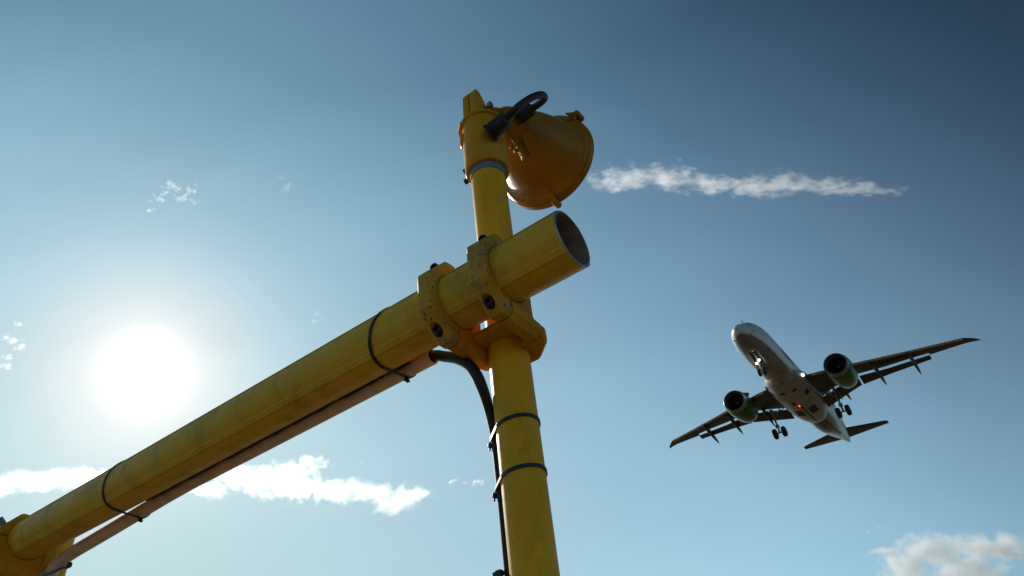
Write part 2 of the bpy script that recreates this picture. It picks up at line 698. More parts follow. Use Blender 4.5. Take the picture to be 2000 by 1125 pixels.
tag(cnd, 'thin pinkish brown pipe strapped along the underside of the yellow crossbar', 'pipe', mat=FRAME)

bm = bmesh.new()
sp = []
sr = []
for i in range(190):
    x = -.175 - i * .0042
    sp.append((x, BARY + .0520 * math.cos(thc - .30) + random.uniform(-.0006, .0006), .0520 * math.sin(thc - .30) + random.uniform(-.0006, .0006)))
    sr.append(.0022 + .0012 * math.sin(i * .31) * math.sin(i * .083 + 1) + random.uniform(0, .0012))
add_tube(bm, sp, sr, 7)
from_bm('sealant', bm, RUBBER, cnd, angle=60)
# ------------------------------------------------------------------ cable from the conduit down the mast
cx0 = Vector((-.18, cy, cz))
cpts = [cx0, (-.138, cy, cz), (-.1068, -.039, -.0473), (-.0734, -.046, -.0707), (-.0501, -.048, -.0946), (-.0385, -.046, -.1175), (-.0345, -.04, -.1372), (-.0360, -.028, -.1565), (-.0405, -.015, -.1760),
         (-.0430, -.006, -.21), (-.0430, -.003, -.26), (-.0425, -.003, -.34), (-.0425, -.003, -.60), (-.0425, -.003, -1.4),
        (-.0425, -.003, -2.2), (-.05, -.01, -2.335)]
bm = bmesh.new()
pp_ = smooth_path(cpts, 10)
n_ = len(pp_)
rad = []
for i, p in enumerate(pp_):
    z = p[2]
    rad.append(.0098 if z > -.13 else max(.0062, .0098 - (-.13 - z) * .045))
add_tube(bm, pp_, rad, 16)
cb = from_bm('cable', bm, RUBBER, angle=60)
tag(cb, 'black cable bending from the conduit end to run down the left of the mast', 'cable', mat=FRAME)


# ------------------------------------------------------------------ cable ties
def strap(name, loop, nrm_of, w, th, mat, label, group, headpos=None, headdir=None, hs=(.008, .006, .006)):
    """loop: closed list of centre points; w along the given width vector"""
    t = thing(name, label, 'cable tie', FRAME, group)
    bm = bmesh.new()
    n = len(loop)
    rings = []
    for i, p in enumerate(loop):
        p = Vector(p)
        tan = (Vector(loop[(i + 1) % n]) - Vector(loop[i - 1])).normalized()
        wd = nrm_of(i)
        wd = (wd - tan * wd.dot(tan)).normalized()
        nn = tan.cross(wd).normalized()
        rings.append([bm.verts.new(p + wd * (a * w / 2) + nn * (b * th / 2)) for a, b in ((-1, -1), (1, -1), (1, 1), (-1, 1))])
    for i in range(n):
        r0, r1 = rings[i], rings[(i + 1) % n]
        for k in range(4):
            l = (k + 1) % 4
            bm.faces.new([r0[k], r0[l], r1[l], r1[k]])
    from_bm('strap', bm, mat, t, angle=40)
    if headpos is not None:
        bm = bmesh.new()
        a, b, d = frame_of(headdir)
        rot = Matrix((a, d, b)).transposed()
        add_box(bm, headpos, hs, rot)
        add_box(bm, Vector(headpos) + d * (hs[1] * .75), (hs[0] * .55, hs[1] * .8, hs[2] * .35), rot)
        bevel_sharp(bm, .0008, 1, 30)
        from_bm('buckle', bm, mat, t, angle=30)
    return t


def hull_loop(circles, n=72, off=.0012):
    """outline of a belt tight round several circles (c0, c1, r)"""
    out = []
    for i in range(n):
        a = 2 * PI * i / n
        d = (math.cos(a), math.sin(a))
        best = max(circles, key=lambda c: c[0] * d[0] + c[1] * d[1] + c[2])
        out.append((best[0] + d[0] * (best[2] + off), best[1] + d[1] * (best[2] + off), a))
    # densify long straight spans
    res = []
    for i in range(len(out)):
        p, q = out[i], out[(i + 1) % len(out)]
        dist = math.hypot(q[0] - p[0], q[1] - p[1])
        m_ = max(1, int(dist / .006))
        for k in range(m_):
            res.append((p[0] + (q[0] - p[0]) * k / m_, p[1] + (q[1] - p[1]) * k / m_))
    return res


def bar_tie(x, slant, label, zc, width=.0055):
    # belt in a slightly slanted plane: x shifts with height so it lies askew like the real one
    lp = hull_loop([(BARY, 0, .0505), (cy, zc, .0157)])
    hp = (x + slant * (zc - .016) - .004, cy + .002, zc - .0205)
    pts3 = [(x + slant * (p[1]) , p[0], p[1]) for p in lp]
    strap('cable_tie', pts3, lambda i: Vector((1, 0, 0)), width, .0022, BLACK, label, 'black cable ties on the crossbar',
          hp, (.6, .1, -.5), (.009, .007, .007))


def mast_tie(z, tilt, label, width=.0055, head=True):
    lp = hull_loop([(0, 0, .035), (-.0425, -.003, .0066)])
    pts3 = [(p[0], p[1], z + tilt * p[0]) for p in lp]
    strap('cable_tie', pts3, lambda i: Vector((0, 0, 1)), width, .0022, BLACK, label, 'black cable ties on the mast',
          (-.0515, -.006, z - tilt * .05 - .008), (-.3, 0, -1), (.007, .008, .006))


# ------------------------------------------------------------------ lamp head on the mast
LC = Vector((0, .277, .63))
LN = Vector((-.02, .995, .1)).normalized()
LA = Vector((.9998, .0201, 0)).normalized()
LB = LN.cross(LA)
if LB.z < 0:
    LB = -LB
t = thing('approach_lamp', 'round yellow dish lamp turned away from us on the mast top, with black cable loop', 'lamp', FRAME)
LR = .131
# housing bowl (outer profile from the back boss to the rim)
dep = .158
_pb = [(-.176, 0), (-.1755, .016), (-.172, .031), (-.163, .046), (-.148, .059), (-.130, .070), (-.110, .0800), (-.090, .0880), (-.070, .0945), (-.052, .0998),
       (-.040, .1035), (-.031, .1080), (-.0245, .1130), (-.0205, .1180), (-.0190, .1210)]
prof_b = [(q.x, max(q.y, 0)) for q in smooth_path([(a, b, 0) for a, b in _pb], 4)]
prof_b[0] = (-.176, 0)
bm = bmesh.new()
add_lathe(bm, prof_b, LC, LN, 96)
bmesh.ops.remove_doubles(bm, verts=bm.verts, dist=1e-5)
# moulded fixing points and a raised rib low on the bowl
from_bm('housing', bm, Y_LAMP, t, angle=50)
bm = bmesh.new()
add_lathe(bm, [(-.0205, .1160), (-.0205, .1225), (-.018, .1250), (-.0115, .1285), (-.0105, .1272), (-.0092, .1272), (-.0082, .1300),
               (.0075, .1308), (.0095, .1296), (.0105, .127), (.0095, .118), (-.002, .117)], LC, LN, 96)
rim = from_bm('rim', bm, Y_LAMP, t, angle=30)
bm = bmesh.new()
add_lathe(bm, [(-.001, .1185), (.004, .09), (.008, .05), (.010, 0)], LC, LN, 64)
from_bm('lens', bm, GLASS, t, angle=60)
for deg in (32, 152, 270):
    q = math.radians(deg)
    rd = LA * math.cos(q) + LB * math.sin(q)
    tg = LA * -math.sin(q) + LB * math.cos(q)
    rot = Matrix((tg, LN, rd)).transposed()
    bm = bmesh.new()
    add_lathe(bm, [(-.024, 0), (-.024, .007), (-.022, .0085), (.006, .0085), (.008, .007), (.008, 0)], LC + rd * .1385, LN, 24)
    # web tapering from the lug down the bowl
    w0 = [(-.010, -.014), (.010, -.014), (.0085, .006), (-.0085, .006)]
    a_ = [bm.verts.new(LC + rd * .118 + LN * -.052 + tg * s * .0015) for s in (-1, 1)]
    b_ = [bm.verts.new(LC + rd * r_ + LN * n2 + tg * s * .007) for r_, n2 in ((.140, -.022), (.122, -.020)) for s in (-1, 1)]
    bm.faces.new([a_[0], a_[1], b_[1], b_[0]])
    bm.faces.new([a_[0], b_[0], b_[2]])
    bm.faces.new([a_[1], b_[3], b_[1]])
    bm.faces.new([b_[0], b_[1], b_[3], b_[2]])
    bm.faces.new([a_[0], b_[2], b_[3], a_[1]])
    from_bm('lug', bm, Y_LAMP, t, angle=35)
# boss behind the bowl
BC = LC + LN * (-.018 - dep)
bm = bmesh.new()
add_lathe(bm, [(-.026, 0), (-.026, .033), (-.024, .0365), (-.020, .0375), (-.018, .0375), (-.017, .0405), (.020, .0435), (.05, .0435)], BC, LN, 64)
from_bm('rear_boss', bm, Y_LAMP, t, angle=40)
# sleeve on the mast top
bm = bmesh.new()
add_lathe(bm, [(.395, .0362), (.372, .0362), (.3700, .0375), (.3695, .0440), (.3715, .0456), (.40, .0456), (.47, .0452), (.500, .0440), (.512, .0420),
               (.514, .0475), (.520, .0475), (.523, .040), (.526, .026), (.528, 0)], (0, 0, 0), (0, 0, 1), 72)
from_bm('sleeve', bm, Y_CLAMP, t, angle=40)
bm = bmesh.new()
add_lathe(bm, [(.352, .0352), (.352, .0368), (.380, .0368), (.380, .0352)], (0, 0, 0), (0, 0, 1), 72)
from_bm('tape_band', bm, TAPE, t, angle=30)
# round side flange with ear, screws
bm = bmesh.new()
add_lathe(bm, [(0, 0), (0, .016), (.006, .016), (.0075, .014), (.0075, 0)], (-.036, -.022, .478), (-.8, -.55, .1), 32)
from_bm('side_plug', bm, Y_CLAMP, t, angle=30)
bm = bmesh.new()
add_lathe(bm, [(0, .017), (0, .026), (.006, .026), (.006, .017)], (-.0300, .0, .520), (-.25, -.85, .45), 40)
add_prism(bm, [(-.060, .012), (-.058, -.004), (-.047, -.026), (-.030, -.040), (0, -.02), (0, .03)], 2, .513, .521)
from_bm('collar_ear', bm, Y_CLAMP, t, angle=30)
bm = bmesh.new()
add_lathe(bm, [(-.012, 0), (-.012, .022), (-.008, .026), (.008, .026), (.012, .022), (.012, 0)], (-.030, .012, .462), (-1, .1, 0), 40)
from_bm('pivot_knuckle', bm, Y_CLAMP, t, angle=30)
for z in (.397, .366):
    bm = bmesh.new()
    add_lathe(bm, [(-.012, 0), (-.012, .0045), (.002, .0045), (.002, .0062), (.009, .0062), (.009, 0)], (-.0455, -.006, z + .012), (-1, -.1, -.1), 6)
    from_bm('set_screw', bm, DARKSTEEL, t, angle=20)
# hinge ears
for xa, xb in ((-.0290, -.0130), (-.0095, .0045)):
    bm = bmesh.new()
    add_prism(bm, [(-.030, .500), (.034, .500), (.034, .575), (.016, .612), (-.002, .634), (-.014, .634), (-.023, .618), (-.026, .565)], 0, xa, xb)
    bevel_sharp(bm, .0015, 2, 20)
    from_bm('hinge_ear', bm, Y_CLAMP, t, angle=25)
bm = bmesh.new()
add_lathe(bm, [(-.03, 0), (-.03, .0045), (.026, .0045), (.026, .0085), (.034, .0085), (.034, 0)], (-.010, .012, .588), (1, 0, 0), 6)
from_bm('hinge_bolt', bm, STEEL, t, angle=20)
# yoke arm from the ears to the boss
bm = bmesh.new()
add_prism(bm, [(.005, .515), (.015, .595), (.045, .622), (.085, .655), (.125, .660), (.125, .566), (.085, .556), (.05, .525)], 0, -.009, .009)
add_prism(bm, [(-.022, .02), (.022, .02), (.036, .11), (-.036, .11)], 2, .576, .583)
bevel_sharp(bm, .0015, 2, 20)
from_bm('yoke', bm, Y_LAMP, t, angle=25)
# latch on the bowl
LP = Vector((.0290, .1080, .5190))
d_out = (LP - (LC + LN * -.07)).normalized()
la, lb, ld = frame_of(d_out)
sl = (Vector((0, .45, -.9)) - d_out * Vector((0, .45, -.9)).dot(d_out)).normalized()
rot = Matrix((sl.cross(d_out), sl, d_out)).transposed()
bm = bmesh.new()
add_box(bm, LP, (.0230, .052, .007), rot)
add_box(bm, LP + d_out * .004 + sl * .006, (.0160, .032, .008), rot)
add_box(bm, LP + d_out * .003 - sl * .018, (.0240, .006, .008), rot)
add_box(bm, LP + d_out * .001 + rot @ Vector((.014, .0, 0)), (.012, .008, .005), rot)
add_lathe(bm, [(-.004, 0), (-.004, .006), (.004, .006), (.005, .004), (.005, 0)], LP + rot @ Vector((.020, -.012, 0)), d_out, 16)
bevel_sharp(bm, .001, 2, 30)
from_bm('latch', bm, LATCHM, t, angle=30)
# glands and the looped cable


def gland(p, d, s, name='cable_gland'):
    bm = bmesh.new()
    add_lathe(bm, [(-.006, 0), (-.006, .0185 * s), (.001, .0185 * s), (.001, .0155 * s), (.0060, .0155 * s), (.0062, .0172 * s), (.010, .0172 * s),
                   (.0102, .0155 * s), (.014, .0155 * s)], p, d, 24)
    add_lathe(bm, [(.014, .0165 * s), (.032 * s, .0165 * s), (.036 * s, .013 * s), (.038 * s, .0085 * s), (.038 * s, 0)], p, d, 8)
    bmesh.ops.remove_doubles(bm, verts=bm.verts, dist=1e-6)
    from_bm(name, bm, RUBBER, t, angle=22)


g1p, g1d = Vector((.0430, -.0330, .4370)), Vector((1, .08, .36)).normalized()
g2p, g2d = Vector((.0500, .0910, .5970)), Vector((1, -.08, -.08)).normalized()
gland(g1p, g1d, 1.12)
gland(g2p, g2d, .95)
lp = smooth_path([g1p + g1d * .03, (.1020, -.030, .4590), (.1159, -.020, .4780), (.1321, .005, .5120), (.1410, .030, .5370), (.1350, .055, .5560),
                  (.1160, .075, .5780), g2p + g2d * .045, g2p + g2d * .025], 8)
bm = bmesh.new()
add_tube(bm, lp, .0080, 18)
from_bm('lead', bm, RUBBER, t, angle=60)

bar_tie(-.180, .42, 'cable tie round the crossbar just left of the mast clamp, its buckle hanging below', cz)
bar_tie(-.995, .42, 'cable tie round the crossbar near the bottom left, where the thin pipe sags away', -.0375)
mast_tie(-.213, .12, 'upper of the two ties strapping the black cable to the mast')
mast_tie(-.297, .12, 'lower of the two ties round the mast')

# tie and strap at the far bracket, running over the conduit end
tt = thing('cable_tie', 'black strap under the bottom left clamp with its buckle sticking out to the right', 'cable tie', FRAME, 'black cable ties on the crossbar')
bm = bmesh.new()
pth = smooth_path([(-1.115, -.128, -.153), (-1.16, -.13, -.1535), (-1.215, -.131, -.1475), (-1.30, -.125, -.136), (-1.40, -.105, -.125), (-1.46, -.06, -.12)], 6)
add_tube(bm, pth, .0040, 8)
from_bm('strap', bm, BLACK, tt)
bm = bmesh.new()
add_box(bm, (-1.104, -.128, -.1545), (.018, .011, .011))
bevel_sharp(bm, .002, 1, 30)
from_bm('buckle', bm, BLACK, tt)

tt = thing('cable_tie', 'small black tie knob low on the left of the mast at the picture bottom', 'cable tie', FRAME, 'black cable ties on the mast')
bm = bmesh.new()
lpc = hull_loop([(-.0425, -.003, .0066)], 20)
add_tube(bm, [(a_, b_, -.428) for a_, b_ in lpc] + [(lpc[0][0], lpc[0][1], -.428)], .0018, 6)
from_bm('strap', bm, BLACK, tt)
bm = bmesh.new()
add_box(bm, (-.0535, -.010, -.428), (.010, .009, .009))
add_box(bm, (-.0610, -.011, -.428), (.006, .005, .007))
bevel_sharp(bm, .001, 1, 30)
from_bm('buckle', bm, BLACK, tt)

# ------------------------------------------------------------------ aircraft (x aft, y to its right wing, z up)
AM = Matrix(((0.5262612960035251, -0.8501596002066433, 0.016664408322198697, 18.583163196096045),
             (0.8502239087382853, 0.5257999241337461, -0.025568433473651273, 53.987565330269206),
             (0.012975104548337495, 0.027624155317135177, 0.9995341678526923, 36.37486176443969),
             (0, 0, 0, 1)))


def fuselage_mat():
    m, t, b = new_mat('airliner_skin')
    tc_ = mnode(t, 'ShaderNodeTexCoord').outputs['Object']
    sp = mnode(t, 'ShaderNodeSeparateXYZ')
    t.links.new(tc_, sp.inputs[0])
    # darker grey lower body, white upper body, boundary falls along a waterline
    n1 = noise(t, .5, 3, .5, tc_)
    zz = mnode(t, 'ShaderNodeMath', operation='MULTIPLY_ADD')
    t.links.new(n1, zz.inputs[0])
    zz.inputs[1].default_value = .16
    t.links.new(sp.outputs[2], zz.inputs[2])
    mr = mnode(t, 'ShaderNodeMapRange')
    mr.inputs['From Min'].default_value = -.93
    mr.inputs['From Max'].default_value = -.83
    t.links.new(zz.outputs[0], mr.inputs[0])
    dirt = noise(t, 1.2, 6, .65, tc_, (.35, 1, 1))
    grey = ramp(t, dirt, [(.3, (.13, .125, .125)), (.7, (.21, .20, .20))])
    white = ramp(t, dirt, [(.3, (.46, .51, .53)), (.7, (.58, .63, .64))])
    col = mix(t, mr.outputs[0], grey, white)
    # panel joints round the body
    w_ = mnode(t, 'ShaderNodeTexWave', wave_type='BANDS', bands_direction='X')
    w_.inputs['Scale'].default_value = .21
    t.links.new(tc_, w_.inputs['Vector'])
    col = mix(t, ramp(t, w_.outputs['Fac'], [(.0, (.55, .55, .55)), (.004, (0, 0, 0))]), col, (.05, .05, .05))
    t.links.new(col, b.inputs['Base Color'])
    b.inputs['Roughness'].default_value = .28
    return m


SKIN = fuselage_mat()
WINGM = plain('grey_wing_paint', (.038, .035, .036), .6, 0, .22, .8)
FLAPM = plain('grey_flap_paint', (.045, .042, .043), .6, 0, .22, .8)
EDGEM = plain('bare_leading_edge', (.45, .47, .49), .3, .8, .15, 2)
GREEN = plain('green_cowl_paint', (.001, .085, .016), .28, 0, .3, 1.2, .35)
LIP = plain('inlet_lip_metal', (.20, .21, .23), .34, .6, .15, 3)
DARK = plain('dark_bay', (.012, .011, .011), .7, 0, .3, 5)
LINER = plain('inlet_liner', (.13, .16, .17), .5, .2, .2, 9)
GEARM = plain('gear_grey', (.28, .28, .28), .45, .3, .2, 4)
TYRE = plain('tyre_rubber', (.011, .011, .012), .7, 0, .3, 4)
INK = plain('dark_lettering', (.035, .045, .05), .4, 0, .2, 2)
INKB = plain('black_lettering', (.008, .008, .008), .5, 0, .2, 2)
WHITE = plain('white_paint', (.75, .76, .76), .35, 0, .05, 2)
PANE = plain('cabin_glass', (.02, .025, .03), .1, 0, .2, 5)


def emit_mat(name, col, s):
    m, t_, b = new_mat(name)
    b.inputs['Emission Color'].default_value = (*col, 1)
    b.inputs['Emission Strength'].default_value = s
    b.inputs['Base Color'].default_value = (*col, 1)
    return m


LAMPW = emit_mat('white_landing_light', (1, .96, .84), 4)
LAMPR = emit_mat('red_beacon_light', (1, .05, .02), 7)

plane = thing('airliner', 'twin engined white airliner with green engines and wheels down, flying overhead', 'airplane', AM)

FS = [(0, .02, -.50, -.54), (.06, .20, -.30, -.72), (.2, .37, -.13, -.90), (.45, .56, .08, -1.09), (.8, .74, .28, -1.24), (1.3, .94, .54, -1.38),
      (1.9, 1.13, .90, -1.49), (2.6, 1.28, 1.25, -1.58), (3.4, 1.40, 1.50, -1.64), (4.4, 1.48, 1.63, -1.67), (5.5, 1.505, 1.675, -1.675),
      (8, 1.505, 1.675, -1.675), (12, 1.505, 1.675, -1.675), (16, 1.505, 1.675, -1.675), (20, 1.505, 1.675, -1.675), (23, 1.505, 1.675, -1.66),
      (25, 1.49, 1.675, -1.52), (27, 1.40, 1.67, -1.22), (29, 1.22, 1.64, -.84), (31, .96, 1.56, -.42), (33, .66, 1.38, .02), (34.6, .42, 1.16, .34),
      (35.6, .27, .98, .53), (36.1, .16, .86, .62), (36.24, .10, .80, .66)]


def interp(tab, x):
    """monotone-ish catmull interpolation of rows keyed by the first column"""
    for i in range(len(tab) - 1):
        if x <= tab[i + 1][0] or i == len(tab) - 2:
            a, b = tab[i], tab[i + 1]
            k = (x - a[0]) / (b[0] - a[0])
            p = tab[max(i - 1, 0)]
            q = tab[min(i + 2, len(tab) - 1)]
            res = []
            for c in range(1, len(a)):
                h = b[0] - a[0]
                ma = (b[c] - p[c]) / max(b[0] - p[0], 1e-6) * h if i > 0 else (b[c] - a[c]) * 1.6
                mb = (q[c] - a[c]) / max(q[0] - a[0], 1e-6) * h if i < len(tab) - 2 else (b[c] - a[c])
                res.append((2 * k ** 3 - 3 * k * k + 1) * a[c] + (k ** 3 - 2 * k * k + k) * ma + (-2 * k ** 3 + 3 * k * k) * b[c] + (k ** 3 - k * k) * mb)
            return res


xs = [0, .02, .06, .12, .2, .32, .45, .62, .8, 1.05, 1.3, 1.6, 1.9, 2.25, 2.6, 3, 3.4, 3.9, 4.4, 5, 5.5] + [6.5 + .9 * i for i in range(19)] + \
     [24 + .5 * i for i in range(25)] + [36.24]
xs = sorted(set(xs))
bm = bmesh.new()
rings = []
SEG = 72
for x in xs:
    w_, zt, zb = interp(FS, x)
    w_ = max(w_, .012)
    mid = (zt + zb) / 2
    hh = max((zt - zb) / 2, .012)
    ring = []
    for i in range(SEG):
        a = 2 * PI * i / SEG
        cy_, sy_ = math.cos(a), math.sin(a)
        ring.append(bm.verts.new((x, w_ * cy_, mid + hh * sy_)))
    rings.append(ring)
for r0, r1 in zip(rings, rings[1:]):
    for i in range(SEG):
        j = (i + 1) % SEG
        bm.faces.new([r0[i], r0[j], r1[j], r1[i]])
bm.faces.new(rings[0])
bm.faces.new(rings[-1][::-1])
fus = from_bm('fuselage', bm, SKIN, plane, angle=60)

# belly fairing
bm = bmesh.new()
BF = [(8.6, .35, -1.60, -1.70), (9.6, .95, -1.05, -1.84), (11, 1.62, -.62, -2.02), (12.6, 1.92, -.42, -2.13), (15, 2.0, -.36, -2.18), (18, 1.98, -.40, -2.18),
      (19.6, 1.78, -.55, -2.10), (20.8, 1.40, -.85, -1.95), (21.6, 1.00, -1.15, -1.80), (22.0, .75, -1.30, -1.66)]
rings = []
bx_ = [8.6 + (22.0 - 8.6) * i / 44 for i in range(45)]
for x in bx_:
    w_, zt, zb = interp(BF, x)
    w_ = max(w_, .2)
    mid = zt
    ring = []
    for i in range(40):
        a = PI + PI * i / 39
        ring.append(bm.verts.new((x, w_ * (abs(math.cos(a)) ** .8) * (1 if math.cos(a) > 0 else -1), mid + (zt - zb) * math.sin(a) * 1.0)))
    rings.append(ring)
for r0, r1 in zip(rings, rings[1:]):
    for i in range(39):
        bm.faces.new([r0[i], r0[i + 1], r1[i + 1], r1[i]])
    bm.faces.new([r0[39], r0[0], r1[0], r1[39]])
bm.faces.new(rings[0])
bm.faces.new(rings[-1][::-1])
BELLYM = plain('grey_belly', (.25, .23, .225), .35, 0, .25, 1.1)  # grey tone continuing the lower fuselage
bf = from_bm('belly_fairing', bm, BELLYM, plane, angle=50)


def belly_z(x, y):
    w_, zt, zb = interp(BF, x)
    k = min(abs(y) / w_, .999) ** (1 / .8)
    return zt - (zt - zb) * math.sqrt(1 - k * k)


def decal_patch(name, x0, x1, y0, y1, m, par, dz=-.012):
    bm = bmesh.new()
    nx, ny = 8, 5
    g = [[bm.verts.new((x0 + (x1 - x0) * i / nx, y0 + (y1 - y0) * j / ny, belly_z(x0 + (x1 - x0) * i / nx, y0 + (y1 - y0) * j / ny) + dz)) for j in range(ny + 1)] for i in range(nx + 1)]
    for i in range(nx):
        for j in range(ny):
            bm.faces.new([g[i][j], g[i + 1][j], g[i + 1][j + 1], g[i][j + 1]])
    r = bmesh.ops.extrude_face_region(bm, geom=bm.faces[:])
    for v_ in r['geom']:
        if isinstance(v_, bmesh.types.BMVert):
            v_.co.z += .02
    return from_bm(name, bm, m, par)


for s in (1, -1):
    decal_patch('main_wheel_bay', 16.5, 18.1, *sorted((s * .30, s * 1.05)), DARK, bf)
    decal_patch('vent', 13.3 if s < 0 else 11.7, 14.1 if s < 0 else 12.1, *sorted((s * (1.1 if s < 0 else .35), s * (1.5 if s < 0 else .8))), DARK, bf)
decal_patch('vent', 11.7, 12.1, -.75, -.35, DARK, bf)
decal_patch('keel_strip', 15.0, 20.6, -.07, .07, DARK, bf, -.014)
decal_patch('vent', 14.2, 15.0, .25, .6, DARK, bf)
bm = bmesh.new()
bmesh.ops.create_uvsphere(bm, u_segments=16, v_segments=10, radius=.06)
bmesh.ops.transform(bm, matrix=Matrix.Translation((15.3, .12, -2.24)), verts=bm.verts)
from_bm('beacon', bm, LAMPR, bf)
# dark panels behind the fairing
def strip_on_fuselage(name, x0, x1, a0, a1, m, par, off=.012, nx=14, na=8):
    bm = bmesh.new()
    g = []
    for i in range(nx + 1):
        x = x0 + (x1 - x0) * i / nx
        w_, zt, zb = interp(FS, x)
        row = []
        for j in range(na + 1):
            a = math.radians(a0 + (a1 - a0) * j / na)
            row.append(bm.verts.new((x, (w_ + off) * math.cos(a), (zt + zb) / 2 + ((zt - zb) / 2 + off) * math.sin(a))))
        g.append(row)
    for i in range(nx):
        for j in range(na):
            bm.faces.new([g[i][j], g[i + 1][j], g[i + 1][j + 1], g[i][j + 1]])
    return from_bm(name, bm, m, par, angle=60)


AFT_DARK = plain('dark_belly_panel', (.022, .02, .019), .4, 0, .4, 1.5)
strip_on_fuselage('aft_panel', 21.7, 26.4, -100, -62, AFT_DARK, fus, .010)
strip_on_fuselage('aft_panel', 21.7, 29.5, -118, -102, AFT_DARK, fus, .010)
# nose gear bay and doors
strip_on_fuselage('nose_wheel_bay', 2.9, 4.9, -104, -76, DARK, fus, .012)
for s in (1, -1):
    bm = bmesh.new()
    add_prism(bm, [(2.95, -1.60), (4.85, -1.62), (4.8, -2.15), (3.1, -2.12)], 1, s * .42 - .015, s * .42 + .015)
    from_bm('gear_door', bm, WHITE, fus)
# windshield
strip_on_fuselage('windshield', 1.35, 2.35, 42, 86, PANE, fus, .012)
strip_on_fuselage('windshield', 1.35, 2.35, 94, 138, PANE, fus, .012)
# cabin windows
for s in (1, -1):
    for k in range(28):
        x = 5.6 + k * .80
        w_, zt, zb = interp(FS, x)
        bm = bmesh.new()
        vs = []
        for q in range(12):
            a = 2 * PI * q / 12
            dz = .40 + .19 * math.sin(a)
            hh = (zt - zb) / 2
            y = w_ * math.sqrt(max(0, 1 - ((dz - (zt + zb) / 2) / hh) ** 2)) + .008
            vs.append(bm.verts.new((x + .13 * math.cos(a), s * y, dz)))
        bm.faces.new(vs)
        from_bm('window', bm, PANE, fus, smooth=False)
    for x in (4.6, 30.2 - 2.4):
        w_, zt, zb = interp(FS, x)
# small probes and blade antennas
for x, y, z, dx, dz in ((1.2, -.78, -.85, .25, -.04), (1.5, -.98, -.5, .25, 0), (1.2, .78, -.85, .25, -.04), (6.4, 0, -1.75, .3, -.2), (9.9, -.1, -1.95, .3, -.2),
                        (24, 0, -1.68, .3, -.2), (1.1, -.4, .55, .2, .1)):
    bm = bmesh.new()
    add_box(bm, (x, y, z), (abs(dx), .05, .16))
    bevel_sharp(bm, .01, 1, 30)
    from_bm('antenna', bm, DARK, fus)


# ---- wings
def airfoil(n=14, tc_=.12):
    up = []
    for i in range(n + 1):
        x = (1 - math.cos(PI * i / n)) / 2
        yt = 5 * tc_ * (.2969 * math.sqrt(x) - .126 * x - .3516 * x * x + .2843 * x ** 3 - .1036 * x ** 4)
        up.append((x, yt))
    return up


def wing_mesh(stations, name, m, par, tcr=.12, s=1, flat_te=0.0):
    """stations: (y, xLE, xTE, zLE, twist)"""
    bm = bmesh.new()
    af = airfoil(14, tcr)
    rings = []
    for y, xl, xt, z, tw in stations:
        c = xt - xl
        ring = [(xl + c * x, z + c * t_ - tw * c * (x - .3)) for x, t_ in af]
        ring += [(xl + c * x, z - c * t_ * .75 - tw * c * (x - .3)) for x, t_ in reversed(af[1:-1])]
        rings.append([bm.verts.new((px, s * y, pz)) for px, pz in ring])
    n = len(rings[0])
    for r0, r1 in zip(rings, rings[1:]):
        for i in range(n):
            j = (i + 1) % n
            bm.faces.new([r0[i], r0[j], r1[j], r1[i]])
    bm.faces.new(rings[0])
    bm.faces.new(rings[-1][::-1])
    return from_bm(name, bm, m, par, angle=45)


def wz(y):
    return -.88 + .122 * (y - 1.94)


